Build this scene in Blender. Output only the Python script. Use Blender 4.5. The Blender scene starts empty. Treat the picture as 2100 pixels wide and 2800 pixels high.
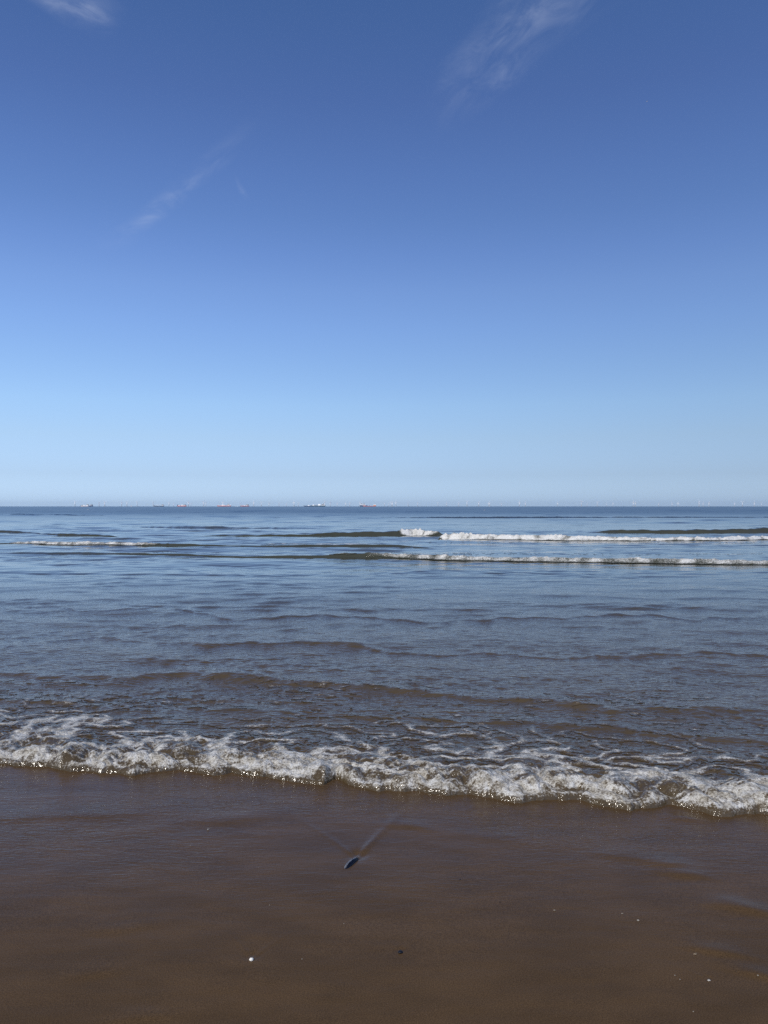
import bpy, bmesh, math, random
import numpy as np
from mathutils import Vector, Matrix

S = bpy.context.scene
COL = S.collection
R = math.radians
random.seed(7)

# ------------------------------------------------------------------ camera, sky, sun, exposure
CAM_H = 1.5
F = 2104.0            # focal length in pixels of the 2100 x 2800 photograph
HOR = 1384.5          # row of the horizon in the photograph
cam_d = bpy.data.cameras.new('camera')
cam = bpy.data.objects.new('camera', cam_d)
COL.objects.link(cam)
cam_d.sensor_fit = 'VERTICAL'
cam_d.sensor_height = 34.6
cam_d.lens = 26.0
cam_d.clip_start = 0.05
cam_d.clip_end = 120000
cam.location = (0, 0, CAM_H)
cam.rotation_euler = (R(90 - 0.42), 0, 0)
S.camera = cam

HAZE = 1.0e-5
SUN_EL, SUN_AZ = 45.0, 145.0        # azimuth measured to the left of the view direction
SUN = Vector((-math.sin(R(SUN_AZ)) * math.cos(R(SUN_EL)),
              math.cos(R(SUN_AZ)) * math.cos(R(SUN_EL)), math.sin(R(SUN_EL))))
sun_d = bpy.data.lights.new('sun', 'SUN')
sun_d.energy = 4.0
sun_d.angle = R(0.55)
sun_d.color = (1.0, 0.95, 0.87)
sun = bpy.data.objects.new('sun', sun_d)
COL.objects.link(sun)
sun.rotation_euler = SUN.to_track_quat('Z', 'Y').to_euler()
sun.location = (-20, -10, 30)

S.view_settings.view_transform = 'Standard'
S.view_settings.look = 'None'
S.view_settings.gamma = 1
S.view_settings.exposure = 0.0
S.view_settings.use_curve_mapping = False
S.cycles.use_denoising = False
S.cycles.max_bounces = 5
S.cycles.diffuse_bounces = 2
S.cycles.glossy_bounces = 3
S.cycles.transmission_bounces = 2
S.cycles.volume_bounces = 1
S.cycles.transparent_max_bounces = 6
S.cycles.caustics_reflective = False
S.cycles.caustics_refractive = False
S.cycles.sample_clamp_indirect = 4


class NT:
    """small helper to write node trees"""
    def __init__(self, tree):
        self.t = tree
        self.n = tree.nodes
        self.l = tree.links

    def add(self, kind, **kw):
        nd = self.n.new(kind)
        for k, v in kw.items():
            setattr(nd, k, v)
        return nd

    def put(self, sock, v):
        if isinstance(v, bpy.types.NodeSocket):
            self.l.new(v, sock)
        elif v is not None:
            sock.default_value = v

    def math(self, op, a, b=None, c=None, clamp=False):
        nd = self.add('ShaderNodeMath', operation=op, use_clamp=clamp)
        self.put(nd.inputs[0], a)
        self.put(nd.inputs[1], b)
        self.put(nd.inputs[2], c)
        return nd.outputs[0]

    def vmath(self, op, a, b=None):
        nd = self.add('ShaderNodeVectorMath', operation=op)
        self.put(nd.inputs[0], a)
        self.put(nd.inputs[1], b)
        return nd

    def range(self, v, a, b, c=0.0, d=1.0, kind='SMOOTHSTEP'):
        nd = self.add('ShaderNodeMapRange', interpolation_type=kind)
        self.put(nd.inputs[0], v)
        for i, q in enumerate((a, b, c, d)):
            self.put(nd.inputs[i + 1], q)
        return nd.outputs[0]

    def mix(self, f, a, b, blend='MIX'):
        nd = self.add('ShaderNodeMix', data_type='RGBA', blend_type=blend)
        self.put(nd.inputs[0], f)
        self.put(nd.inputs[6], a)
        self.put(nd.inputs[7], b)
        return nd.outputs[2]

    def noise(self, vec, scale, detail=3.0, rough=0.5, dist=0.0, col=False):
        nd = self.add('ShaderNodeTexNoise')
        self.put(nd.inputs['Vector'], vec)
        nd.inputs['Scale'].default_value = scale
        nd.inputs['Detail'].default_value = detail
        nd.inputs['Roughness'].default_value = rough
        nd.inputs['Distortion'].default_value = dist
        return nd.outputs['Color' if col else 'Fac']

    def scaled(self, vec, s):
        return self.vmath('MULTIPLY', vec, s).outputs[0]

    def bump(self, h, strength, dist, normal=None):
        nd = self.add('ShaderNodeBump')
        self.put(nd.inputs['Strength'], strength)
        self.put(nd.inputs['Distance'], dist)
        self.put(nd.inputs['Height'], h)
        if normal is not None:
            self.put(nd.inputs['Normal'], normal)
        return nd.outputs[0]


# sky: Nishita daylight, colours matched to the deep clean blue of the photograph by height above the horizon
world = bpy.data.worlds.new('World')
S.world = world
world.use_nodes = True
w = NT(world.node_tree)
sky = w.add('ShaderNodeTexSky', sky_type='NISHITA', sun_disc=False)
sky.sun_elevation = R(SUN_EL)
sky.sun_rotation = R(SUN_AZ)
sky.altitude = 0
sky.air_density = 1.0
sky.dust_density = 0.5
sky.ozone_density = 3.0
tc = w.add('ShaderNodeTexCoord')
sep = w.add('ShaderNodeSeparateXYZ')
w.l.new(tc.outputs['Generated'], sep.inputs[0])
ramp = w.add('ShaderNodeValToRGB')
SKY_GAIN = [  # sine of elevation, gain
    (0.000, (0.82, 1.14, 1.90)),
    (0.016, (0.775, 1.03, 1.70)),
    (0.040, (0.726, 0.876, 1.325)),
    (0.087, (0.878, 0.957, 1.199)),
    (0.129, (0.964, 1.061, 1.264)),
    (0.175, (0.970, 1.074, 1.298)),
    (0.224, (0.979, 1.084, 1.358)),
    (0.268, (0.972, 1.069, 1.361)),
    (0.309, (0.893, 1.007, 1.336)),
    (0.349, (0.822, 0.951, 1.279)),
    (0.395, (0.780, 0.906, 1.254)),
    (0.465, (0.705, 0.825, 1.177)),
    (0.550, (0.630, 0.814, 1.152)),
]
el = ramp.color_ramp.elements
while len(el) < len(SKY_GAIN):
    el.new(0.5)
for e, (p, c) in zip(el, SKY_GAIN):
    e.position = p
    e.color = (c[0] / 2, c[1] / 2, c[2] / 2, 1)
w.l.new(sep.outputs[2], ramp.inputs[0])
g2 = w.vmath('MULTIPLY', ramp.outputs[0], (2, 2, 2)).outputs[0]
graded = w.vmath('MULTIPLY', sky.outputs[0], g2).outputs[0]

# thin cirrus, laid out on the flat cloud deck high above
zc = w.math('MAXIMUM', sep.outputs[2], 0.05)
px_ = w.math('DIVIDE', sep.outputs[0], zc)
py_ = w.math('DIVIDE', sep.outputs[1], zc)
comb = w.add('ShaderNodeCombineXYZ')
w.l.new(px_, comb.inputs[0])
w.l.new(py_, comb.inputs[1])
deck = comb.outputs[0]


def deck_point(x, y):
    a, b = (x - 1050) / F, (HOR - y) / F
    return (a / b, 1 / b)


def streak(p0, p1, width, amount, seed, fine=9.0, stretch=0.3):
    (x0, y0), (x1, y1) = deck_point(*p0), deck_point(*p1)
    L = math.hypot(x1 - x0, y1 - y0)
    ux, uy = (x1 - x0) / L, (y1 - y0) / L
    rel = w.vmath('SUBTRACT', deck, (x0, y0, 0)).outputs[0]
    u = w.vmath('DOT_PRODUCT', rel, (ux / L, uy / L, 0)).outputs['Value']
    v = w.vmath('DOT_PRODUCT', rel, (-uy, ux, 0)).outputs['Value']
    c = w.add('ShaderNodeCombineXYZ')
    w.put(c.inputs[0], w.math('MULTIPLY', u, L * fine * stretch))
    w.put(c.inputs[1], w.math('MULTIPLY', v, fine))
    c.inputs[2].default_value = seed
    n1 = w.noise(c.outputs[0], 1.0, 6.0, 0.62, 0.6)
    big = w.noise(c.outputs[0], 0.35, 2.0, 0.5)
    wob = w.math('MULTIPLY', w.math('SUBTRACT', big, 0.5), width * 1.6)
    wid = w.range(u, 0.0, 1.0, width * 0.45, width, 'LINEAR')
    vv = w.math('DIVIDE', w.math('ADD', v, wob), wid)
    m = w.math('MULTIPLY', w.range(w.math('ABSOLUTE', vv), 0.0, 1.0, 1.0, 0.0),
               w.math('MULTIPLY', w.range(u, -0.12, 0.65), w.range(u, 0.75, 1.2, 1.0, 0.0)))
    return w.math('MULTIPLY', w.math('MULTIPLY', m, w.range(n1, 0.30, 0.78)), amount)


cl = streak((1195, 360), (1620, -110), 0.14, 0.17, 1.3, 15.0, 0.45)
cl = w.math('ADD', cl, streak((1150, 300), (1480, -60), 0.10, 0.10, 4.3, 15.0, 0.7))
cl = w.math('ADD', cl, streak((720, 320), (318, 656), 0.085, 0.18, 7.7, 10.0, 0.4))
cl = w.math('ADD', cl, streak((15, -60), (300, 45), 0.11, 0.30, 11.2, 14.0, 0.7))
cl = w.math('ADD', cl, streak((640, 470), (675, 545), 0.02, 0.10, 15.2, 20.0, 0.5))
cl = w.math('MULTIPLY', cl, w.range(sep.outputs[1], 0.0, 0.2))
cloudy = w.mix(cl, graded, (6.2, 6.9, 8.6, 1))
bg = w.n['Background']
w.l.new(cloudy, bg.inputs[0])
bg.inputs[1].default_value = 0.1


# ------------------------------------------------------------------ numpy noise and grids
def _hash(ix, iy, seed):
    h = (ix.astype(np.int64) * 374761393 + iy.astype(np.int64) * 668265263 + seed * 2246822519) & 0xFFFFFFFF
    h = ((h ^ (h >> 13)) * 1274126177) & 0xFFFFFFFF
    h = h ^ (h >> 16)
    return ((h & 0xFFFF).astype(np.float32)) * np.float32(2 * math.pi / 65536.0)


def perlin(x, y, seed=0):
    x = np.asarray(x, np.float32)
    y = np.asarray(y, np.float32)
    xi = np.floor(x)
    yi = np.floor(y)
    fx = x - xi
    fy = y - yi
    u = fx * fx * fx * (fx * (fx * 6 - 15) + 10)
    v = fy * fy * fy * (fy * (fy * 6 - 15) + 10)
    out = []
    for dx, dy in ((0, 0), (1, 0), (0, 1), (1, 1)):
        a = _hash(xi + dx, yi + dy, seed)
        out.append(np.cos(a) * (fx - dx) + np.sin(a) * (fy - dy))
    a = out[0] + u * (out[1] - out[0])
    b = out[2] + u * (out[3] - out[2])
    return (a + v * (b - a)) * 1.5


def fbm(x, y, seed=0, octv=3, gain=0.5):
    s, a = 0, 1.0
    for i in range(octv):
        s = s + a * perlin(x * 2.03 ** i, y * 2.03 ** i, seed + 17 * i)
        a *= gain
    return s


def sstep(a, b, x):
    t = np.clip((x - a) / (b - a), 0, 1)
    return t * t * (3 - 2 * t)


def pix(x, y):
    """a pixel of the photograph as a point of the flat beach or sea"""
    D = CAM_H * F / (y - HOR)
    return ((x - 1050) / F * D, D)


def grid_mesh(name, X, Y, Z, mat, attrs=None, keep=None):
    nr, nc = X.shape
    co = np.stack([X, Y, Z], -1).reshape(-1, 3).astype(np.float32)
    idx = np.arange(nr * nc, dtype=np.int32).reshape(nr, nc)
    q = np.stack([idx[:-1, :-1], idx[:-1, 1:], idx[1:, 1:], idx[1:, :-1]], -1).reshape(-1, 4)
    if keep is not None:
        kf = keep[:-1, :-1] | keep[:-1, 1:] | keep[1:, 1:] | keep[1:, :-1]
        q = q[kf.reshape(-1)]
        used, inv = np.unique(q.reshape(-1), return_inverse=True)
        q = inv.reshape(-1, 4).astype(np.int32)
        co = co[used]
    me = bpy.data.meshes.new(name)
    me.vertices.add(len(co))
    me.vertices.foreach_set('co', co.reshape(-1))
    me.loops.add(q.size)
    me.loops.foreach_set('vertex_index', q.reshape(-1))
    me.polygons.add(len(q))
    me.polygons.foreach_set('loop_start', np.arange(0, q.size, 4, dtype=np.int32))
    me.polygons.foreach_set('use_smooth', np.ones(len(q), dtype=bool))
    for k, a in (attrs or {}).items():
        v = a.reshape(-1).astype(np.float32)
        if keep is not None:
            v = v[used]
        at = me.attributes.new(k, 'FLOAT', 'POINT')
        at.data.foreach_set('value', v)
    me.update(calc_edges=True)
    me.materials.append(mat)
    o = bpy.data.objects.new(name, me)
    COL.objects.link(o)
    return o


# ------------------------------------------------------------------ materials of the setting
def new_mat(name):
    m = bpy.data.materials.new(name)
    m.use_nodes = True
    t = NT(m.node_tree)
    return m, t, t.n['Principled BSDF']


def water_colour(t, pos):
    """silty brown by the beach, olive in the surf, green grey further out"""
    s = t.add('ShaderNodeSeparateXYZ')
    t.l.new(pos, s.inputs[0])
    y = s.outputs[1]
    c = t.mix(t.range(y, 5.5, 18.0), (0.068, 0.049, 0.026, 1), (0.046, 0.048, 0.034, 1))
    c = t.mix(t.range(y, 40.0, 160.0), c, (0.014, 0.036, 0.070, 1))
    n = t.noise(t.scaled(pos, (0.9, 2.2, 1.0)), 1.0, 4.0, 0.6)
    return t.mix(t.range(n, 0.35, 0.7, 0.0, 0.35), c, t.mix(1.0, c, (0.6, 0.62, 0.66, 1), 'MULTIPLY')), y


m_sea, t, b = new_mat('sea_water')
geo = t.add('ShaderNodeNewGeometry')
col, yy = water_colour(t, geo.outputs['Position'])
t.put(b.inputs['Base Color'], col)
b.inputs['IOR'].default_value = 1.333
r1 = t.range(yy, 4.0, 30.0, 0.08, 0.10)
r2 = t.range(yy, 34.0, 200.0, 0.0, 0.19)
t.put(b.inputs['Roughness'], t.math('ADD', r1, r2))
p1 = t.scaled(geo.outputs['Position'], (7.0, 19.0, 8.0))
p2 = t.scaled(geo.outputs['Position'], (20.0, 46.0, 20.0))
h1 = t.noise(p1, 1.0, 2.0, 0.5, 0.8)
h2 = t.noise(p2, 1.0, 2.0, 0.5, 0.6)
near = t.range(yy, 6.0, 20.0, 0.8, 0.08)
bn = t.bump(h1, t.math('MULTIPLY', near, 0.5), 0.035)
bn = t.bump(h2, t.math('MULTIPLY', near, 0.4), 0.012, bn)
t.put(b.inputs['Normal'], bn)

m_foam, t, b = new_mat('sea_foam')
geo = t.add('ShaderNodeNewGeometry')
P = geo.outputs['Position']
col, yy = water_colour(t, P)
at = t.add('ShaderNodeAttribute', attribute_name='foam')
bub = t.noise(P, 85.0, 4.0, 0.8)
clump = t.noise(P, 22.0, 3.0, 0.6)
farf = t.range(yy, 7.0, 15.0)
tex = t.math('ADD', t.math('MULTIPLY', bub, 0.78), t.math('MULTIPLY', clump, 0.22))
cov = t.math('ADD', at.outputs['Fac'], t.math('MULTIPLY', t.math('SUBTRACT', tex, 0.5), 3.2))
cov = t.range(cov, 0.34, 1.0)
top = t.mix(farf, (0.53, 0.52, 0.485, 1), (0.72, 0.72, 0.695, 1))
white = t.mix(t.math('MAXIMUM', t.range(clump, 0.35, 0.68), t.math('MULTIPLY', farf, 0.75)), (0.34, 0.315, 0.262, 1), top)
t.put(b.inputs['Base Color'], t.mix(cov, col, white))
t.put(b.inputs['Roughness'], t.range(cov, 0.0, 1.0, 0.12, 0.42))
b.inputs['IOR'].default_value = 1.333
vor = t.add('ShaderNodeTexVoronoi')
t.l.new(P, vor.inputs['Vector'])
vor.inputs['Scale'].default_value = 120.0
bn = t.bump(vor.outputs['Distance'], t.math('MULTIPLY', cov, 0.8), 0.006)
bn = t.bump(clump, 0.6, 0.02, bn)
t.put(b.inputs['Normal'], bn)

m_sand, t, b = new_mat('wet_sand')
geo = t.add('ShaderNodeNewGeometry')
P = geo.outputs['Position']
s = t.add('ShaderNodeSeparateXYZ')
t.l.new(P, s.inputs[0])
yy = s.outputs[1]
grain = t.noise(P, 230.0, 3.0, 0.85)
mott = t.noise(t.scaled(P, (1.0, 2.2, 1.0)), 2.6, 5.0, 0.6)
c = t.mix(t.range(mott, 0.3, 0.7), (0.0625, 0.0382, 0.0180, 1), (0.080, 0.0485, 0.0228, 1))
c = t.mix(t.range(grain, 0.30, 0.72), t.mix(1.0, c, (0.60, 0.60, 0.60, 1), 'MULTIPLY'),
          t.mix(1.0, c, (1.38, 1.38, 1.38, 1), 'MULTIPLY'))
t.put(b.inputs['Base Color'], c)
b.inputs['IOR'].default_value = 1.333
film = t.range(yy, 2.3, 3.6)
t.put(b.inputs['Roughness'], t.range(film, 0.0, 1.0, 0.34, 0.15, 'LINEAR'))
t.put(b.inputs['Specular IOR Level'], t.range(film, 0.0, 1.0, 0.14, 0.38, 'LINEAR'))
q1 = t.noise(t.scaled(P, (13.0, 42.0, 1.0)), 1.0, 3.0, 0.55, 0.7)
q2 = t.noise(t.scaled(P, (24.0, 80.0, 1.0)), 1.0, 2.0, 0.5, 0.5)
patch = t.range(t.noise(t.scaled(P, (0.8, 1.6, 1.0)), 1.0, 2.0, 0.5), 0.35, 0.65, 0.35, 1.0)
amp = t.math('MULTIPLY', t.range(yy, 2.2, 4.2, 0.04, 1.0), patch)
bn = t.bump(q1, t.math('MULTIPLY', amp, 0.45), 0.011)
bn = t.bump(q2, t.math('MULTIPLY', amp, 0.5), 0.006, bn)
bn = t.bump(grain, 0.12, 0.002, bn)
t.put(b.inputs['Normal'], bn)

# ------------------------------------------------------------------ the line where the last wave runs up the beach
FRONT_PX = [(-400, 2048), (-200, 2070), (0, 2090), (108, 2096), (160, 2104), (209, 2112), (290, 2116), (354, 2121), (411, 2112), (481, 2106),
            (540, 2114), (582, 2123), (633, 2112), (728, 2125), (800, 2138), (886, 2148), (918, 2131), (962, 2153), (1010, 2160),
            (1050, 2164), (1145, 2163), (1190, 2174), (1221, 2179), (1290, 2172), (1360, 2188), (1430, 2197), (1506, 2187), (1588, 2190),
            (1640, 2204), (1727, 2216), (1790, 2209), (1841, 2201), (1900, 2216), (1960, 2228), (2000, 2235), (2060, 2228), (2100, 2230),
            (2180, 2248), (2300, 2252), (2500, 2290)]
fp = sorted(pix(*p) for p in FRONT_PX)
FX = np.array([p[0] for p in fp])
FY = np.array([p[1] for p in fp])


def front_line(x):
    return np.interp(x, FX, FY)


FIT = np.polyfit(FX, FY, 1)


def front_plain(x):
    return FIT[0] * x + FIT[1]


# ------------------------------------------------------------------ sand
WAKES = [  # pixel of the shell, spread of its two wake arms, their length, height, pit size and depth
    (976, 2349, -0.62, 0.36, 0.60, 0.0068, 0.036, 0.010),
    (686, 2626, -0.55, 0.55, 0.13, 0.0022, 0.022, 0.004),
    (1095, 2605, -0.50, 0.60, 0.07, 0.0016, 0.012, 0.003),
    (1905, 2612, -0.9, 0.1, 0.06, 0.0016, 0.010, 0.002),
    (1943, 2684, -0.9, 0.1, 0.08, 0.0016, 0.010, 0.002),
]
HUMPS = [  # pixel, half length and half depth in metres, height: low wavelets left by the backwash
    (1830, 2368, 0.09, 0.030, 0.0050), (1872, 2396, 0.09, 0.030, 0.0055), (2040, 2490, 0.11, 0.030, 0.0065),
    (1975, 2608, 0.09, 0.022, 0.0045), (2100, 2672, 0.10, 0.022, 0.0045), (1700, 2345, 0.12, 0.03, 0.0022),
    (260, 2232, 0.24, 0.05, 0.0045), (620, 2244, 0.22, 0.05, 0.0035), (60, 2236, 0.14, 0.05, 0.003),
    (250, 2668, 0.10, 0.03, 0.0022), (380, 2792, 0.08, 0.02, 0.0022), (330, 2540, 0.15, 0.03, 0.0016),
    (1120, 2262, 0.10, 0.035, 0.004), (1880, 2245, 0.09, 0.03, 0.005), (1400, 2300, 0.2, 0.04, 0.002),
]


def sand_z(x, y):
    x = np.asarray(x, np.float32)
    y = np.asarray(y, np.float32)
    z = 0.0035 * perlin(x * 1.1, y * 1.7, 5) * sstep(2.0, 3.2, y)
    z = z + 0.0008 * fbm(x * 4, y * 11, 6, 2)
    for px, py, a0, a1, ln, h, pr, pd in WAKES:
        sx, sy = pix(px, py)
        u, v = x - sx, y - sy
        vv = np.maximum(v, 0)
        on = sstep(-0.012, 0.012, v)
        for k, a in enumerate((a0, a1)):
            arm = u - vv * a * (1.0 + 0.25 * vv / ln)
            wd = pr * 0.32 + 0.045 * vv
            z = z + on * h * (0.35 if k == 0 and ln > .3 else 1.0) * np.exp(-(arm / wd) ** 2) * np.exp(-vv / (ln * 0.55))
        z = z - pd * np.exp(-((u - 0.15 * v) ** 2 + (v - pr * 0.8) ** 2) / pr ** 2)
    for px, py, a, bq, h in HUMPS:
        sx, sy = pix(px, py)
        uu = x - sx
        v = y - sy + 0.25 * uu * (1 if px > 1000 else -0.4) + 0.02 * perlin(x * 6, y * 2, px)
        prof = np.where(v < 0, np.exp(-(v / bq) ** 2), np.exp(-(v / (2.2 * bq)) ** 2))
        z = z + 1.4 * h * prof * np.exp(-(uu / a) ** 2)
    tt = y - front_plain(x)
    z = np.where(tt > 0.15, z - 0.09 * np.minimum(tt - 0.15, 25.0), z)
    return z


ys = np.concatenate([[-400, -200, -100, -50, -20, -8, -3, -1, 0.2, 0.8, 1.2, 1.5], np.arange(1.7, 2.9, 0.006), np.arange(2.9, 5.4, 0.008),
                     [5.5, 5.8, 6.5, 8, 12, 20, 30, 60]])
xs = np.concatenate([[-400, -100, -30, -12, -6, -4, -3.2], np.arange(-2.6, 2.6, 0.006), [3.2, 4, 6, 12, 30, 100, 400]])
X, Y = np.meshgrid(xs, ys)
beach = grid_mesh('beach', X, Y, sand_z(X, Y), m_sand)
beach['kind'] = 'structure'

# ------------------------------------------------------------------ sea
rows = []


def span(a, b_, step):
    rows.extend(np.arange(a, b_ - step * 0.5, step))


span(3.1, 5.6, 0.008)
span(5.6, 8, 0.016)
span(8, 12, 0.032)
span(12, 20, 0.06)
span(20, 23.5, 0.035)
span(23.5, 27.5, 0.09)
span(27.5, 31, 0.05)
span(31, 33, 0.08)
span(33, 42, 0.06)
span(42, 50, 0.1)
span(50, 130, 0.32)
d = 130.0
while d < 600:
    rows.append(d)
    d *= 1.0075
while d < 45000:
    rows.append(d)
    d *= 1.03
rows = np.array(rows)
NC = 1150
uu = np.linspace(-1, 1, NC)
X = (uu[None, :] * (0.6 * rows[:, None] + 0.55)).astype(np.float32)
Y = np.repeat(rows[:, None], NC, 1).astype(np.float32)
stepy = np.repeat(np.gradient(rows)[:, None], NC, 1).astype(np.float32)

# --- wind sea: many small wave trains, short ones only where the mesh can carry them
rng = np.random.default_rng(11)
Z = np.zeros_like(X)
wx = X + 0.35 * perlin(X * 0.55, Y * 0.7, 21)
wy = Y + 0.30 * perlin(X * 0.5, Y * 0.6, 22)


def trains(lo, hi, n, slope, spread, d0, d1, e0, e1):
    """n wave trains of wavelength lo..hi between distances d0..d1 (faded in until e0, out from e1)"""
    r0, r1_ = np.searchsorted(rows, d0), np.searchsorted(rows, d1)
    sl = slice(r0, r1_)
    acc = np.zeros_like(X[sl])
    for _ in range(n):
        lam = lo * (hi / lo) ** rng.random()
        k = 2 * math.pi / lam
        th = rng.normal(0, spread)
        ph = rng.random() * 6.28
        a = slope * math.sqrt(2.0 / n) / k
        p = k * (math.sin(th) * wx[sl] + math.cos(th) * wy[sl]) + ph
        acc += a * (np.sin(p) + 0.32 * np.sin(2 * p + 1.57))
    fade = sstep(d0, e0, Y[sl]) if e0 > d0 else 1.0
    fade = fade * (1 - sstep(e1, d1, Y[sl]))
    gust = 0.45 + 0.9 * sstep(-0.5, 0.6, perlin(X[sl] / (hi * 5), Y[sl] / (hi * 3), int(lo * 100) + 3))
    Z[sl] += acc * fade * gust


trains(0.07, 0.16, 18, 0.080, 0.75, 3.1, 8.5, 3.1, 5.6)
trains(0.16, 0.40, 20, 0.058, 0.70, 3.1, 13.0, 4.2, 6.5)
trains(0.40, 0.9, 18, 0.028, 0.60, 3.3, 14.0, 5.2, 7.5)
trains(0.40, 1.0, 22, 0.028, 0.50, 3.1, 60.0, 6.5, 40.0)
trains(0.26, 0.60, 22, 0.033, 0.50, 7.5, 31.0, 11.0, 24.0)
trains(0.60, 1.5, 20, 0.030, 0.45, 22.0, 75.0, 30.0, 55.0)
trains(1.0, 2.6, 18, 0.023, 0.42, 5.0, 130.0, 9.0, 90.0)
trains(2.6, 7.0, 16, 0.026, 0.35, 9.0, 420.0, 22.0, 200.0)
trains(7.0, 20.0, 12, 0.026, 0.30, 50.0, 1400.0, 90.0, 600.0)
Z *= 0.65 + 0.35 * sstep(4.2, 6.5, Y)
Z += 0.010

# --- swell and surf: each crest follows its own line through the photograph
foam = np.zeros_like(X)
wave_foam = {}


def crest(points, face=1.7, back=7.0, seed=0, foam_span=None, foam_amt=1.0, wob=0.12, name=None, broken=False):
    """points: pixel of the wave's toe and its height in pixels, left to right"""
    pts = sorted((pix(x, y) + (h * pix(x, y)[1] / F,)) for x, y, h in points)
    px_, py_, ph_ = (np.array(q) for q in zip(*pts))
    dmin, dmax = py_.min() - 2, py_.max() + back * ph_.max() * 2 + 3
    sl = slice(np.searchsorted(rows, dmin), np.searchsorted(rows, dmax))
    x, y = X[sl], Y[sl]
    c0 = np.interp(x, px_, py_) + wob * perlin(x * 0.8, x * 0 + seed, seed) + 0.4 * wob * perlin(x * 2.6, y * 0.3 + seed, seed + 1)
    A = np.interp(x, px_, ph_, left=0 if ph_[0] == 0 else ph_[0], right=0 if ph_[-1] == 0 else ph_[-1])
    A = A * (1 + 0.22 * perlin(x * 0.9, x * 0 + 3.3 + seed, seed + 2) + 0.12 * perlin(x * 3.1, x * 0 + 1.3, seed + 3))
    if broken:
        c0 = c0 + 0.10 * perlin(x * 2.2, y * 0 + seed, seed + 32) + 0.05 * perlin(x * 5.5, y * 0 + seed, seed + 33)
        A = A * (0.50 + 0.45 * sstep(-0.4, 0.6, perlin(x * 0.9 + seed, y * 0.8, seed + 31))) * 0.85
    wf = np.maximum(face * A, 0.03)
    tq = y - c0
    rise = sstep(0, 1, tq / wf)
    if broken:
        Z[sl] += np.exp(-((tq - 0.5 * wf) / wf) ** 2) * A * 0.16 * fbm(x * 5.5, y * 7.5, seed + 34, 3)
    fall = np.exp(-(np.maximum(tq - wf, 0) / np.maximum(back * A, 0.05)) ** 2)
    Z[sl] += A * rise * fall - 0.12 * A * np.exp(-((tq + 1.2 * wf) / (1.5 * wf)) ** 2)
    if foam_span:
        f0, f1, soft = foam_span
        xa, xb = pix(f0, points[0][1])[0], pix(f1, points[-1][1])[0]
        D = np.mean(py_)
        sf = soft / F * D
        along = sstep(xa, xa + sf, x) * (1 - sstep(xb - sf, xb, x))
        edge = 0.35 * fbm(x * 2.2, y * 2.2, seed + 5, 3)
        up = tq / wf
        band = sstep(-0.35, 0.05, up + edge * 0.5 - 1.1 * (1 - along)) * (1 - sstep(1.0, 1.75, up + edge))
        streaks = 0.66 + 0.50 * fbm(x * 2.6, y * 5.0, seed + 8, 3)
        f = np.clip(band * (0.35 + streaks * 0.9) * foam_amt, 0, 1) * sstep(0.02, 0.5, along + 0.35 * fbm(x * 1.1, y * 1.5, seed + 9, 2) * (along > 0)) * (along > 0)
        lump = np.abs(fbm(x * 3.0, y * 4.0, seed + 6, 3)) * 0.55 + 0.30 * fbm(x * 9.0, y * 9.0, seed + 7, 2)
        spike = np.clip(perlin(x * 17, y * 9, seed + 11), 0, 1) ** 1.5
        Z[sl] += f * A * (0.06 + 0.62 * np.clip(lump, -0.3, 1.2) + 0.28 * spike) * rise
        prev = wave_foam.get(name)
        full = np.zeros_like(X) if prev is None else prev
        full[sl] = np.maximum(full[sl], f)
        wave_foam[name] = full
    return sl


# swell out at sea
crest([(-300, 1408, 4), (500, 1410, 0)], face=3, seed=41)
crest([(900, 1416, 0), (1300, 1417, 4), (2300, 1415, 2)], face=3, seed=42)
crest([(300, 1441, 0), (500, 1444, 5), (760, 1446, 3), (900, 1446, 0)], face=3, seed=43)
crest([(1600, 1457, 0), (1700, 1457, 8), (1900, 1459, 11), (2140, 1458, 15), (2400, 1458, 15)], face=1.6, seed=44)
# left part of the outer line
crest([(-200, 1457, 6), (0, 1457, 6), (60, 1458, 4), (130, 1463, 3), (200, 1465, 6), (300, 1467, 4), (330, 1467, 0)], face=1.8, seed=45)
crest([(520, 1466, 0), (600, 1467, 4), (850, 1467, 8), (1060, 1466, 13), (1130, 1465, 14), (1200, 1468, 9), (1225, 1470, 0)],
      face=1.3, seed=46, foam_span=(1062, 1228, 75), foam_amt=1.0, wob=0.08, name='hook')
crest([(1195, 1474, 0), (1212, 1474, 10), (1250, 1475, 15), (1330, 1477, 12), (1400, 1478, 9), (1560, 1479, 9), (1750, 1480, 7),
       (1940, 1481, 7), (2100, 1477, 6), (2400, 1475, 6)], face=1.2, seed=47, foam_span=(1200, 2500, 14), foam_amt=1.0, wob=0.10, name='outer')
crest([(-200, 1484, 6), (20, 1487, 5), (190, 1493, 6), (365, 1495, 6), (480, 1497, 7), (570, 1498, 5), (640, 1498, 2), (800, 1497, 4), (1050, 1497, 5),
       (1200, 1499, 0)], face=1.5, seed=48, foam_span=(0, 470, 140), foam_amt=0.74, wob=0.08, name='left')
crest([(-200, 1517, 3), (200, 1518, 4), (500, 1521, 3), (700, 1525, 4), (900, 1527, 7), (1050, 1528, 9), (1240, 1534, 8), (1490, 1537, 9), (1750, 1541, 10),
       (2100, 1545, 9), (2400, 1550, 8)], face=1.4, seed=49, foam_span=(900, 2500, 300), foam_amt=0.64, wob=0.06, name='inner')
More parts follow.
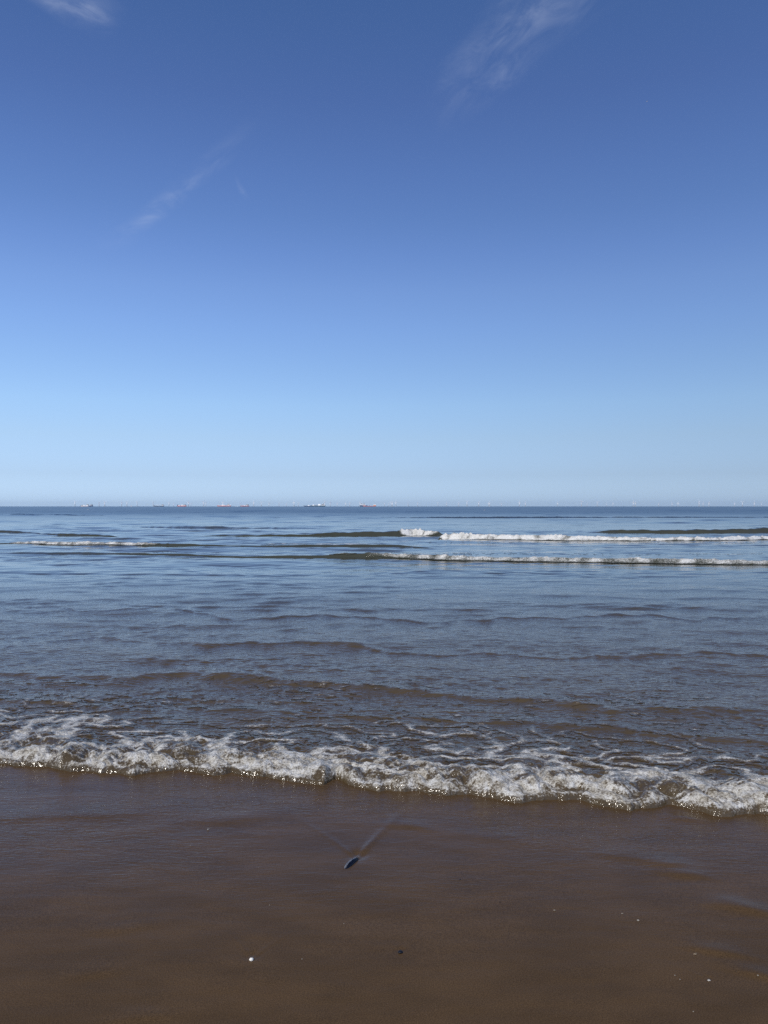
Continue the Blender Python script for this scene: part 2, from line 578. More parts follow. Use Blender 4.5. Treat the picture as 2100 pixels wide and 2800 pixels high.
# low swell running in over the shallows
crest([(0, 1660, 2), (700, 1690, 4), (1100, 1700, 5), (2100, 1690, 3)], face=7, back=9, seed=51, wob=0.5, broken=True)
crest([(-100, 1755, 3), (400, 1762, 5), (620, 1765, 8), (860, 1775, 6), (1100, 1790, 6), (1500, 1800, 5), (2200, 1800, 4)], face=6.5, back=9, seed=52, wob=0.3, broken=True)
crest([(-200, 1840, 8), (0, 1850, 9), (300, 1872, 16), (480, 1862, 10), (700, 1882, 18), (900, 1895, 14), (1200, 1905, 12), (1450, 1935, 20), (1700, 1955, 16),
       (2100, 1960, 14), (2400, 1975, 12)], face=7.0, back=8, seed=53, wob=0.12, broken=True)
crest([(-100, 1925, 6), (250, 1940, 8), (500, 1950, 6), (900, 1965, 8), (1300, 1990, 8), (1700, 2010, 9), (2200, 2050, 8)], face=7.0, back=7, seed=54, wob=0.10, broken=True)

# --- run-up: a low turbulent bore with lobes pushing up the sand
sl = slice(0, np.searchsorted(rows, 6.6))
x, y = X[sl], Y[sl]
fl = front_line(x) + 0.018 * perlin(x * 9, x * 0 + .5, 61) - 0.022 * np.abs(perlin(x * 16, x * 0 + .5, 62))
tq = y - fl
H = 0.048 + 0.016 * perlin(x * 1.7, x * 0 + 2.5, 63)
lip = H * np.sqrt(np.clip(tq / 0.12, 0, 1)) * np.exp(-np.maximum(tq - 0.2, 0) / 0.45)
dens = np.exp(-np.maximum(tq - 0.14, 0) / 0.38)
wxx = x + 0.05 * perlin(x * 5, y * 5, 71)
wyy = y + 0.05 * perlin(x * 5, y * 5, 72)
bill = np.abs(perlin(wxx * 4.6, wyy * 4.2, 64)) ** 0.75 * 1.7
bill2 = np.abs(perlin(wxx * 11.0, wyy * 9.5, 65)) ** 0.75 * 1.7
lump = 0.034 * (bill - 0.5) + 0.014 * (bill2 - 0.5) + 0.005 * perlin(x * 36, y * 32, 66)
on = sstep(0.0, 0.07, tq)
Z[sl] = np.where(tq > 0, Z[sl] * sstep(0, 0.4, tq) + lip + on * dens * lump, -0.02)
Z[sl] = np.where((tq > 0) & (tq < 0.6), np.maximum(Z[sl], 0.004), Z[sl])
# foam on it: dense at the front, breaking up into lace behind
edge_n = fbm(x * 1.6, y * 2.4, 67, 3)
lace_w = np.interp(x, [-2.2, -1.6, -1.25, -0.6, 0, 0.6, 1.4, 2.4], [1.5, 1.45, 0.9, 1.2, 1.4, 1.35, 1.35, 1.25])
age = np.clip(tq / lace_w, 0, 3) + 0.16 * edge_n
wxx = x + 0.10 * fbm(x * 2.6, y * 3.4, 73, 2)
wyy = y + 0.07 * fbm(x * 2.6, y * 3.4, 74, 2)
lc1 = 1 - np.abs(perlin(wxx * 3.0, wyy * 5.2, 68)) * 2.0
lc2 = 1 - np.abs(perlin(wxx * 8.0, wyy * 12.5, 69)) * 2.0
lace = np.maximum(lc1, 0.62 * lc2 + 0.25 * lc1) + 0.16 * fbm(x * 20, y * 26, 70, 2)
thr = 0.19 + 0.66 * age
fo = 0.84 * sstep(-0.10, 0.50, lace - thr) * (1 - sstep(0.85, 1.15, age))
front = sstep(-0.004, 0.008, tq) * (1 - sstep(0.14, 0.52, tq + 0.14 * fbm(x * 4, y * 5, 75, 2)))
fo = np.maximum(fo * sstep(0, 0.03, tq), front * np.clip(0.35 + 0.20 * (bill - 0.5) + 0.12 * (bill2 - 0.5) + 0.30 * fbm(x * 6, y * 8, 76, 3), 0.16, 0.95))
# a few old bubble rafts floating behind
raft = sstep(0.78, 1.05, 0.5 + fbm(x * 7, y * 16, 77, 3) * 0.5 + 0.25 * perlin(x * 0.9, y * 1.8, 78)) * sstep(0.6, 1.0, tq)
foam[sl] = np.maximum(fo, raft * 0.55)
Z[sl] += 0.006 * fo * (tq > 0)
# lace trailing behind the outer breakers
sl2 = slice(np.searchsorted(rows, 18), np.searchsorted(rows, 36))
x, y = X[sl2], Y[sl2]
patchy = np.zeros_like(x)
for p0, p1, pyy, wd, am in ((660, 1100, 1490, 1.3, 0.8), (1000, 2200, 1516, 0.8, 0.35), (1100, 2200, 1484, 1.0, 0.3), (0, 700, 1513, 0.7, 0.3)):
    xa, yc = pix(p0, pyy)
    xb, _ = pix(p1, pyy)
    patchy = np.maximum(patchy, am * np.exp(-((y - yc) / wd) ** 2) * sstep(xa, xa + 1.5, x) * (1 - sstep(xb - 1.5, xb, x)))
lc = 1 - np.abs(fbm(x * 0.9, y * 2.6, 81, 3)) * 2.6
foam[sl2] = np.maximum(foam[sl2], sstep(1.05, 1.45, lc * 0.9 + patchy) * 0.8)

sea = grid_mesh('sea', X, Y, Z, m_sea)
sea['kind'] = 'structure'

# foam lies on the water as a skin a few millimetres thick
claimed = np.zeros(X.shape, bool)
WAVE_LABELS = {
    'outer': 'long bright white breaker stretching to the right edge, highest at its left end',
    'hook': 'short white breaking crest on a dark wave face, left of and behind the long breaker',
    'left': 'thin low line of white surf at the left edge of the sea',
    'inner': 'low greyish breaker nearest the beach, in front of the bright white one',
}
for nm, f in wave_foam.items():
    k = f > 0.16
    claimed |= k
    o = grid_mesh('breaking_wave', X, Y, Z + 0.012 + 0.03 * f, m_foam, {'foam': f}, k)
    o['label'] = WAVE_LABELS[nm]
    o['category'] = 'wave'
    o['group'] = 'waves breaking offshore'
k = (foam > 0.10) & ~claimed
o = grid_mesh('foam', X, Y, Z + 0.003, m_foam, {'foam': foam}, k)
o['kind'] = 'stuff'
o['label'] = 'lacy white foam at the edge of the run-up and floating behind it'
o['category'] = 'foam'


def sea_level(px, py):
    x, y = pix(px, py)
    i = int(np.argmin(np.abs(rows - y)))
    j = int(np.argmin(np.abs(X[i] - x)))
    return float(Z[i, j])

# ------------------------------------------------------------------ plain materials for the objects
def paint(name, rgb, rough=0.5, spec=0.5, var=0.12, scale=0.3):
    m, t, b = new_mat(name)
    tcn = t.add('ShaderNodeTexCoord')
    n = t.noise(tcn.outputs['Object'], scale, 4.0, 0.6)
    c = (rgb[0], rgb[1], rgb[2], 1)
    d_ = tuple(v * (1 - 2 * var) for v in rgb) + (1,)
    t.put(b.inputs['Base Color'], t.mix(t.range(n, 0.35, 0.7), c, d_))
    b.inputs['Roughness'].default_value = rough
    b.inputs['Specular IOR Level'].default_value = spec
    return m


M_WHITE = paint('white_ship_paint', (0.90, 0.90, 0.88), 0.45, var=0.02)
M_CREAM = paint('cream_ship_paint', (0.74, 0.66, 0.52), 0.5)
M_RED = paint('red_ship_paint', (0.74, 0.35, 0.34), 0.5)
M_PINK = paint('faded_red_ship_paint', (0.78, 0.45, 0.45), 0.55)
M_DRED = paint('dark_red_ship_paint', (0.56, 0.27, 0.27), 0.5)
M_NAVY = paint('navy_ship_paint', (0.08, 0.12, 0.22), 0.5)
M_GREY = paint('grey_ship_paint', (0.20, 0.24, 0.31), 0.5)
M_TEAL = paint('teal_ship_paint', (0.09, 0.17, 0.21), 0.5)
M_ORANGE = paint('orange_ship_paint', (0.70, 0.26, 0.09), 0.5)
M_DARK = paint('dark_steel', (0.10, 0.11, 0.13), 0.5)
M_GLASS = paint('dark_bridge_glass', (0.03, 0.04, 0.05), 0.1)
M_SAIL = paint('white_sailcloth', (0.85, 0.85, 0.84), 0.7)
M_TURB = paint('turbine_white', (0.80, 0.81, 0.82), 0.4, var=0.03, scale=0.05)
M_YELLOW = paint('pale_foundation_paint', (0.72, 0.70, 0.62), 0.5, scale=0.1)


def bm_obj(name, bm, mat, parent=None, smooth=False):
    me = bpy.data.meshes.new(name)
    bmesh.ops.recalc_face_normals(bm, faces=bm.faces)
    bm.to_mesh(me)
    bm.free()
    for m in (mat if isinstance(mat, (list, tuple)) else [mat]):
        me.materials.append(m)
    if smooth:
        me.polygons.foreach_set('use_smooth', [True] * len(me.polygons))
    o = bpy.data.objects.new(name, me)
    COL.objects.link(o)
    if parent is not None:
        o.parent = parent
    return o


def box(bm, x0, x1, y0, y1, z0, z1, taper=0.0):
    tx, ty = taper * (x1 - x0) / 2, taper * (y1 - y0) / 2
    v = [bm.verts.new(p) for p in ((x0, y0, z0), (x1, y0, z0), (x1, y1, z0), (x0, y1, z0),
                                   (x0 + tx, y0 + ty, z1), (x1 - tx, y0 + ty, z1), (x1 - tx, y1 - ty, z1), (x0 + tx, y1 - ty, z1))]
    for f in ((3, 2, 1, 0), (4, 5, 6, 7), (0, 1, 5, 4), (1, 2, 6, 5), (2, 3, 7, 6), (3, 0, 4, 7)):
        bm.faces.new([v[i] for i in f])


def tube(bm, pts, radii, n=10, cap=True):
    """round bar through points"""
    rings = []
    for i, (p, r) in enumerate(zip(pts, radii)):
        p = Vector(p)
        a = Vector(pts[max(i - 1, 0)])
        c = Vector(pts[min(i + 1, len(pts) - 1)])
        dr = (c - a).normalized()
        up = Vector((0, 0, 1)) if abs(dr.z) < 0.9 else Vector((1, 0, 0))
        e1 = dr.cross(up).normalized()
        e2 = dr.cross(e1)
        rr = r if isinstance(r, (tuple, list)) else (r, r)
        rings.append([bm.verts.new(p + e1 * (rr[0] * math.cos(2 * math.pi * k / n)) + e2 * (rr[1] * math.sin(2 * math.pi * k / n)))
                      for k in range(n)])
    for A, B in zip(rings[:-1], rings[1:]):
        for k in range(n):
            bm.faces.new((A[k], A[(k + 1) % n], B[(k + 1) % n], B[k]))
    if cap:
        bm.faces.new(rings[0][::-1])
        bm.faces.new(rings[-1])


def empty(name, loc, rz, label, cat, group=None):
    o = bpy.data.objects.new(name, None)
    o.empty_display_size = 0.1
    COL.objects.link(o)
    o.location = loc
    o.rotation_euler = (0, 0, rz)
    o['label'] = label
    o['category'] = cat
    if group:
        o['group'] = group
    return o


# ------------------------------------------------------------------ ships at anchor
def hull_bm(L, B, H, bow=None, stern=None, rake=0.06):
    """ship's hull with raked bow at -x; H deck height amidships, bow and stern deck heights"""
    bow, stern = bow or H * 1.35, stern or H * 1.15
    bm = bmesh.new()
    st = []
    N = 22
    for i in range(N):
        u = i / (N - 1)
        half = B / 2 * min(1, (u / 0.22) ** 0.6 if u < 0.22 else 1) * (1 - 0.22 * sstep(0.86, 1.0, u))
        deck = H + (bow - H) * (1 - sstep(0.06, 0.18, u)) + (stern - H) * sstep(0.74, 0.80, u)
        ring = []
        for s in (-1, 1):
            for z, k in ((-2.0, 0.72), (0.35 * H, 0.95), (deck, 1.0)):
                fx = u * L + rake * L * (1 - u) ** 6 * (1 - (z + 2) / (deck + 2)) - 0.03 * L * u ** 8 * (1 - (z + 2) / (deck + 2))
                ring.append(bm.verts.new((fx - L / 2, s * max(half * k, 0.05), z)))
        st.append(ring)
    for A, C in zip(st[:-1], st[1:]):
        for o in (0, 3):
            for k in (0, 1):
                bm.faces.new((A[o + k], C[o + k], C[o + k + 1], A[o + k + 1]))
        bm.faces.new((A[2], C[2], C[5], A[5]))
        bm.faces.new((A[0], A[3], C[3], C[0]))
    for A in (st[0], st[-1]):
        bm.faces.new((A[0], A[1], A[2], A[5], A[4], A[3]))
    return bm


def ship(name, label, px0, px1, D, hull_mat, items, hull_px=3.0, bow_px=None, stern_px=None, beam=0.17, yaw=0.0, group='ships anchored on the horizon', boot=True, cat='ship'):
    """items: (part name, kind, x0, x1, z0, z1, material) with x in photo pixels and z in pixels above the waterline"""
    k = D / F
    L = (px1 - px0) * k
    cx = (px0 + px1) / 2
    root = empty(name, ((cx - 1050) * k, D, 0), yaw, label, cat, group)
    B = L * beam
    bm_obj('hull', hull_bm(L, B, hull_px * k, bow_px and bow_px * k, stern_px and stern_px * k), hull_mat, root, False)
    if boot:
        bm = hull_bm(L * 0.965, B * 1.012, 0.55 * k, 0.55 * k, 0.55 * k, 0.03)
        bm_obj('waterline_stripe', bm, M_DRED if hull_mat not in (M_NAVY, M_TEAL, M_GREY) else M_DARK, root)
    for pname, kind, x0, x1, z0, z1, mat in items:
        x0, x1 = (x0 - cx) * k, (x1 - cx) * k
        z0, z1 = z0 * k, z1 * k
        bm = bmesh.new()
        glass = None
        if kind == 'house':          # stacked decks with a wide bridge on top
            n = 4
            for i in range(n):
                a, c = z0 + (z1 - z0) * i / n, z0 + (z1 - z0) * (i + 1) / n - 0.02 * k
                ins = 0.06 * i * (x1 - x0)
                wide = B * (0.42 if i < n - 1 else 0.5)
                box(bm, x0 + ins, x1 - ins * 0.3, -wide, wide, a, c)
            glass = bmesh.new()
            ins = 0.18 * (x1 - x0)
            for i, (lo, hi) in enumerate(((0.80, 0.93), (0.56, 0.66), (0.31, 0.40))):
                box(glass, x0 + ins * (1 - i * .3) - 0.15, x1 - ins * 0.3 - 2, -B * (0.5 if i == 0 else 0.42) - 0.12, B * (0.5 if i == 0 else 0.42) + .12,
                    z0 + (z1 - z0) * lo, z0 + (z1 - z0) * hi)
        elif kind == 'box':
            box(bm, x0, x1, -B * 0.36, B * 0.36, z0, z1, 0.06)
        elif kind == 'funnel':
            box(bm, x0, x1, -B * 0.16, B * 0.16, z0, z1, 0.2)
        elif kind == 'mast':
            xm = (x0 + x1) / 2
            tube(bm, [(xm, 0, z0), (xm, 0, z1)], [0.22 * k, 0.10 * k], 8)
            tube(bm, [(xm, -B * .18, z0 + .7 * (z1 - z0)), (xm, B * .18, z0 + .7 * (z1 - z0))], [0.09 * k] * 2, 6)
        elif kind == 'crane':
            xm = x0
            tube(bm, [(xm, 0, z0), (xm, 0, z1)], [0.42 * k, 0.34 * k], 8)
            tube(bm, [(xm, 0, z0 + .55 * (z1 - z0)), (x1, 0, z0 + 0.62 * (z1 - z0))], [0.2 * k, 0.12 * k], 6)
            tube(bm, [(xm, 0, z1), (x1, 0, z0 + 0.62 * (z1 - z0))], [0.05 * k, 0.05 * k], 5)
        elif kind == 'tank':         # domed deck tank lying along the ship
            n = 9
            pts = [(x0 + (x1 - x0) * i / (n - 1), 0, z0) for i in range(n)]
            rad = [max(0.08, math.sin(math.acos(min(1, abs(2 * i / (n - 1) - 1) ** 2.2)))) for i in range(n)]
            tube(bm, pts, [(B * .36 * r, (z1 - z0) * r) for r in rad], 14)
        elif kind == 'pad':
            box(bm, x0, x1, -B * 0.5, B * 0.5, z1 - 0.35 * k, z1)
            for xx in (x0 + .15 * (x1 - x0), x1 - .15 * (x1 - x0)):
                for yy in (-B * .3, B * .3):
                    tube(bm, [(xx, yy, z0), (xx, yy, z1 - 0.35 * k)], [0.12 * k] * 2, 6)
        elif kind == 'rail':
            for i in range(9):
                xx = x0 + (x1 - x0) * i / 8
                box(bm, xx - .08 * k, xx + .08 * k, -B * .42, -B * .40, z0, z1)
                box(bm, xx - .08 * k, xx + .08 * k, B * .40, B * .42, z0, z1)
            box(bm, x0, x1, -B * .425, -B * .40, z1 - .12 * k, z1)
            box(bm, x0, x1, B * .40, B * .425, z1 - .12 * k, z1)
            for xx in (x0, x1 - .16 * k):
                box(bm, xx, xx + .16 * k, -B * .41, B * .41, z1 - .10 * k, z1 - .02 * k)
        part = bm_obj(pname, bm, mat, root, kind == 'tank')
        if glass is not None:
            bm_obj('bridge_windows', glass, M_GLASS, part)
    return root


ship('work_ship', 'white hulled work ship with deck gear, leftmost ship on the horizon', 220.5, 242.5, 6900, M_WHITE, [
    ('bridge', 'house', 236.5, 240.8, 2.6, 6.6, M_WHITE), ('funnel', 'funnel', 240.8, 242.2, 3.0, 5.8, M_DARK),
    ('deck_house', 'box', 228.5, 231.5, 2.6, 4.6, M_WHITE), ('mast', 'mast', 226, 227, 2.6, 6.6, M_WHITE), ('mast', 'mast', 231.8, 232.6, 2.6, 6.8, M_WHITE),
    ('deck_gear', 'box', 224, 227.5, 2.6, 4.0, M_DARK), ('fore_gear', 'box', 220.8, 222.2, 2.4, 3.9, M_DARK)], 2.6, 3.0, 2.9)
ship('dark_cargo_ship', 'dark hulled ship with white stern house, just behind the leftmost white ship', 230, 254.5, 7900, M_NAVY, [
    ('bridge', 'house', 247, 251, 2.3, 5.8, M_WHITE), ('funnel', 'funnel', 251.4, 253, 3.2, 5.8, M_DARK), ('mast', 'mast', 243, 243.6, 2.3, 5.6, M_WHITE)], 2.5, 3.0, 2.9)
ship('bulk_carrier', 'grey bulk carrier with three white deck cranes and white stern house', 420.5, 448.8, 8200, M_GREY, [
    ('bridge', 'house', 442, 447.6, 2.2, 5.6, M_WHITE), ('crane', 'crane', 427.5, 425.3, 2.0, 5.6, M_WHITE), ('crane', 'crane', 433, 430.6, 2.0, 5.6, M_WHITE),
    ('crane', 'crane', 438.4, 435.8, 2.0, 5.6, M_WHITE), ('funnel', 'funnel', 445.4, 446.6, 5.4, 6.4, M_CREAM), ('foremast', 'mast', 422.4, 423, 2.4, 5.0, M_GREY)], 2.0, 2.5, 2.3)
ship('coastal_tanker', 'red hulled coaster with white deck houses, between grey crane ship and long pale red tanker', 484, 510.2, 7200, M_RED, [
    ('bridge', 'house', 502.4, 507, 2.4, 5.8, M_WHITE), ('funnel', 'funnel', 506.6, 508.4, 3.0, 5.9, M_DARK), ('deck_house', 'box', 495.5, 501, 2.3, 4.8, M_WHITE),
    ('fore_house', 'box', 487.6, 492, 2.3, 3.8, M_WHITE), ('foremast', 'mast', 485.2, 486, 3.0, 6.0, M_WHITE), ('bow_gear', 'box', 484.8, 487, 3.0, 5.2, M_NAVY)], 2.6, 3.4, 2.8)
ship('long_tanker', 'long pale red tanker with white dome amidships and white stern house', 593, 631.8, 7000, M_PINK, [
    ('bridge', 'house', 622.5, 627.4, 3.2, 7.6, M_WHITE), ('funnel', 'funnel', 628.0, 630.6, 3.4, 5.4, M_WHITE), ('deck_tank', 'tank', 606, 613.6, 2.8, 5.0, M_WHITE),
    ('manifold', 'box', 613.6, 615.5, 2.8, 3.8, M_WHITE), ('foremast', 'mast', 596.4, 597.2, 3.4, 5.8, M_WHITE), ('mast', 'mast', 624.2, 624.9, 7.4, 8.8, M_WHITE),
    ('pipe_rack', 'rail', 599, 621, 2.8, 3.6, M_PINK)], 2.9, 3.5, 3.2)
ship('feeder_ship', 'small dark red ship with tall white stern house and black funnel', 657, 681.4, 7300, M_DRED, [
    ('bridge', 'house', 673, 677.4, 2.4, 6.2, M_WHITE), ('funnel', 'funnel', 677.4, 679.4, 2.6, 6.2, M_DARK), ('mast', 'mast', 675.6, 676.3, 6.0, 8.4, M_WHITE),
    ('deck_house', 'box', 667.6, 671, 2.2, 3.9, M_WHITE), ('deck_cover', 'box', 661.5, 667, 1.8, 2.7, M_PINK), ('foremast', 'mast', 658.2, 659.2, 2.6, 5.6, M_WHITE),
    ('winch', 'box', 657.8, 660.0, 2.6, 3.5, M_WHITE)], 2.1, 2.7, 2.5)
ship('low_barge', 'low dark barge like ship with a white deckhouse, behind the bow of the teal ship', 829.8, 852, 8200, M_NAVY, [
    ('deck_house', 'tank', 841.5, 847, 2.0, 3.8, M_WHITE), ('hatch_covers', 'box', 832, 841, 1.9, 2.4, M_GREY), ('foremast', 'mast', 830.4, 831, 2.4, 3.8, M_WHITE)], 2.0, 2.6, 2.3)
ship('gas_carrier', 'teal hulled ship with white deck tanks and broad white stern house', 849.5, 890.3, 6800, M_TEAL, [
    ('bridge', 'house', 879.2, 886.5, 2.4, 7.2, M_WHITE), ('funnel', 'funnel', 884.0, 886.4, 7.0, 8.2, M_DARK), ('stern_house', 'box', 886.4, 889, 2.4, 5.2, M_WHITE),
    ('deck_tank', 'tank', 869.6, 877.4, 3.0, 6.8, M_WHITE), ('deck_tank', 'tank', 854.5, 859, 2.6, 5.4, M_WHITE), ('pipe_rack', 'box', 859.4, 868.5, 3.6, 4.6, M_GREY),
    ('pipe_frame', 'rail', 858, 868, 2.4, 5.8, M_WHITE), ('foremast', 'mast', 851.2, 851.8, 2.8, 5.4, M_WHITE), ('mast', 'mast', 881.6, 882.2, 7.0, 9.4, M_WHITE),
    ('deck_stores', 'box', 853, 858, 2.0, 3.0, M_GREY)], 2.4, 3.2, 2.9)
ship('supply_ship', 'red offshore supply ship with white forward bridge and orange block at the stern', 991.2, 1028.6, 6500, M_RED, [
    ('bridge', 'house', 992.6, 999, 3.4, 8.2, M_WHITE), ('mast', 'mast', 995, 996, 8.0, 10.4, M_WHITE), ('bridge_mast', 'mast', 997.8, 998.6, 8.0, 9.4, M_DARK),
    ('stern_block', 'box', 1021, 1028, 2.0, 4.0, M_ORANGE), ('stern_container', 'box', 1021.2, 1024.2, 4.0, 5.6, M_WHITE), ('stern_container', 'box', 1025, 1027.8, 4.0, 5.6, M_WHITE),
    ('deck_winch', 'box', 1009.4, 1010.6, 1.4, 3.4, M_NAVY), ('deck_gear', 'box', 1012.6, 1014.6, 1.4, 2.6, M_PINK), ('forecastle', 'box', 992.5, 1000.6, 2.2, 3.6, M_DRED)],
    1.7, 3.6, 2.1)
ship('navy_ship', 'navy blue hulled ship with white bridge, behind the bow of the red supply ship', 983.6, 1005, 7600, M_NAVY, [
    ('bridge', 'house', 987.0, 991.4, 4.2, 9.2, M_WHITE), ('mast', 'mast', 989.4, 990, 9.0, 10.2, M_WHITE), ('fore_house', 'box', 984.6, 987, 4.2, 5.6, M_WHITE)], 3.2, 4.2, 3.4)

# small craft
def small_boat(label, px, D, length, h):
    k = D / F
    root = empty('motor_boat', ((px - 1050) * k, D, 0), 0.2, label, 'boat', 'small white boats near the dark red ship')
    bm_obj('hull', hull_bm(length, length * .28, 0.16 * length, 0.22 * length, 0.17 * length), M_WHITE, root)
    bm = bmesh.new()
    box(bm, -0.15 * length, 0.25 * length, -0.10 * length, 0.10 * length, 0.16 * length, h * .7, 0.15)
    box(bm, -0.05 * length, 0.15 * length, -0.08 * length, 0.08 * length, h * .7, h, 0.15)
    cab = bm_obj('cabin', bm, M_WHITE, root)
    bm = bmesh.new()
    box(bm, -0.13 * length, 0.2 * length, -0.105 * length, 0.105 * length, h * .45, h * .58)
    bm_obj('window', bm, M_GLASS, cab)


small_boat('tiny white boat just off the bow of the small dark red ship', 650, 6000, 9.0, 3.6)
small_boat('tiny white boat midway between the long pale red tanker and the small dark red ship', 644.6, 6000, 9.5, 3.9)

k = 4200 / F
root = empty('sailing_boat', ((359 - 1050) * k, 4200, 0), 0.5, 'small boat under white sail on the horizon', 'sailing boat')
bm_obj('hull', hull_bm(8.5, 2.6, 0.9, 1.2, 0.9), M_WHITE, root)
bm = bmesh.new()
tube(bm, [(-0.4, 0, 0.6), (-0.4, 0, 11.0)], [0.09, 0.05], 8)
bm_obj('mast', bm, M_GREY, root)
for nm, tri, bulge in (('mainsail', ((-0.3, 1.8), (3.9, 2.0), (-0.3, 10.8)), 0.5), ('jib', ((-4.0, 1.2), (0.2, 1.6), (-0.55, 9.6)), -0.4)):
    bm = bmesh.new()
    a, b_, c = (Vector((p[0], 0, p[1])) for p in tri)
    n = 7
    for side in (0, 0.03):
        g = {}
        for i in range(n + 1):
            for j in range(n + 1 - i):
                u, v = i / n, j / n
                p = a * (1 - u - v) + b_ * u + c * v
                g[i, j] = bm.verts.new((p.x, -bulge * 4 * (u * (1 - u - v) + v * (1 - u - v) * .4) + side, p.z))
        for i in range(n):
            for j in range(n - i):
                bm.faces.new((g[i, j], g[i + 1, j], g[i, j + 1]))
                if i + j < n - 1:
                    bm.faces.new((g[i + 1, j], g[i + 1, j + 1], g[i, j + 1]))
    bm_obj(nm, bm, M_SAIL, root)

# ------------------------------------------------------------------ wind farm
HUB = 100.0
def turbine_parts():
    root = empty('wind_turbine', (0, 0, 0), 0, 'wind turbine', 'wind turbine', 'wind turbines on the horizon')
    bm = bmesh.new()
    tube(bm, [(0, 0, -3), (0, 0, 16)], [8.4, 8.4], 14)
    tube(bm, [(0, 0, 15), (0, 0, 16.2)], [9.6, 9.6], 14)
    bm_obj('foundation', bm, M_YELLOW, root, True)
    bm = bmesh.new()
    tube(bm, [(0, 0, 16), (0, 0, 50), (0, 0, HUB - 2)], [8.0, 7.0, 5.6], 16)
    bm_obj('tower', bm, M_TURB, root, True)
    bm = bmesh.new()
    box(bm, -4.2, 4.2, -5.0, 11.0, HUB - 4.0, HUB + 4.4, 0.12)
    bm_obj('nacelle', bm, M_TURB, root)
    bm = bmesh.new()
    tube(bm, [(0, -10.0, HUB), (0, -9.0, HUB), (0, -7, HUB), (0, -5.0, HUB)], [0.5, 1.9, 2.8, 2.8], 12)
    bm_obj('rotor_hub', bm, M_TURB, root, True)
    bl = bmesh.new()
    prof = [(1.5, 1.5, 1.5), (6, 1.6, 1.4), (11, 2.9, 1.0), (18, 2.6, 0.75), (32, 1.9, 0.5), (44, 1.3, 0.32), (52, 0.75, 0.2), (54, 0.2, 0.1)]
    tube(bl, [(0.25 * p[1], 0, p[0]) for p in prof], [(p[2] * 1.65, p[1] * 1.65) for p in prof], 10)
    me = None
    for i in range(3):
        if me is None:
            o = bm_obj('blade', bl, M_TURB, root, True)
            me = o.data
        else:
            o = bpy.data.objects.new('blade', me)
            COL.objects.link(o)
            o.parent = root
        o.location = (0, -7.2, HUB)
    return root


# photo column, hub height in pixels, rotor angle (blade clockwise from straight up), faint
TURB = [
    (205, 12.0, 88, 1), (271, 11.0, 80, 1), (286.5, 12.4, 88, 0), (332.6, 11.5, 0, 1), (347, 12.0, 38, 0), (375, 11.6, 42, 1), (419, 11.4, 82, 0),
    (462, 10.8, 20, 1), (474.5, 8.0, 50, 1), (515, 12.2, 28, 0), (522.5, 8.2, 60, 1), (556.5, 12.2, 34, 0), (563, 10.2, 5, 1), (609.8, 12.4, 3, 0),
    (656.5, 8.8, 70, 1), (694, 11.4, 0, 0), (714.5, 11.0, 80, 0), (735.5, 9.4, 5, 0), (763, 9.0, 75, 1), (783, 8.0, 10, 1), (804, 11.6, 0, 0),
    (815.5, 9.4, 78, 0), (888, 12.6, 100, 0), (903, 10.8, 0, 1), (922, 9.0, 0, 1), (945.3, 9.0, 8, 0), (956.5, 10.0, 0, 1), (984.4, 11.6, 0, 0),
    (1051.5, 8.6, 60, 1), (1063, 8.2, 5, 1), (1069.7, 10.6, 40, 0), (1073.5, 11.2, 55, 0), (1082.6, 12.2, 0, 0), (1116, 9.6, 88, 1), (1142, 9.8, 8, 1),
    (1197.5, 8.8, 50, 1), (1221, 9.6, 110, 1), (1254, 10.0, 15, 1), (1277, 13.4, 62, 0), (1309, 11.6, 36, 0), (1335.5, 9.0, 115, 1), (1338.6, 11.0, 4, 0),
    (1371, 8.6, 20, 1), (1420, 12.0, 18, 0), (1436.5, 10.4, 112, 0), (1524.5, 10.0, 22, 1), (1589.6, 13.2, 78, 0), (1605, 8.8, 75, 1), (1633, 11.4, 72, 0),
    (1658.5, 7.6, 10, 1), (1676, 8.4, 0, 1), (1731.5, 12.0, 10, 0), (1737.2, 11.2, 110, 0), (1801, 8.2, 5, 1), (1837.5, 9.2, 100, 1), (1854, 9.4, 8, 0),
    (1911.5, 13.2, 95, 0), (1922.5, 9.6, 10, 1), (1938.4, 10.8, 35, 0), (2008.5, 9.4, 10, 1), (2030, 11.2, 65, 1), (2062.5, 11.4, 115, 0), (2082, 9.0, 85, 1),
]
MARKS = [(205, None), (231, 'the white hulled ship at the far left'), (359, 'the sailing boat'), (434, 'the grey ship with three cranes'), (497, 'the red coaster with the blue bow'),
         (612, 'the long pale red tanker'), (669, 'the small dark red ship'), (870, 'the teal ship'), (1010, 'the red supply ship')]
ORD = ['first', 'second', 'third', 'fourth', 'fifth', 'sixth', 'seventh', 'eighth', 'ninth', 'tenth', 'eleventh', 'twelfth']
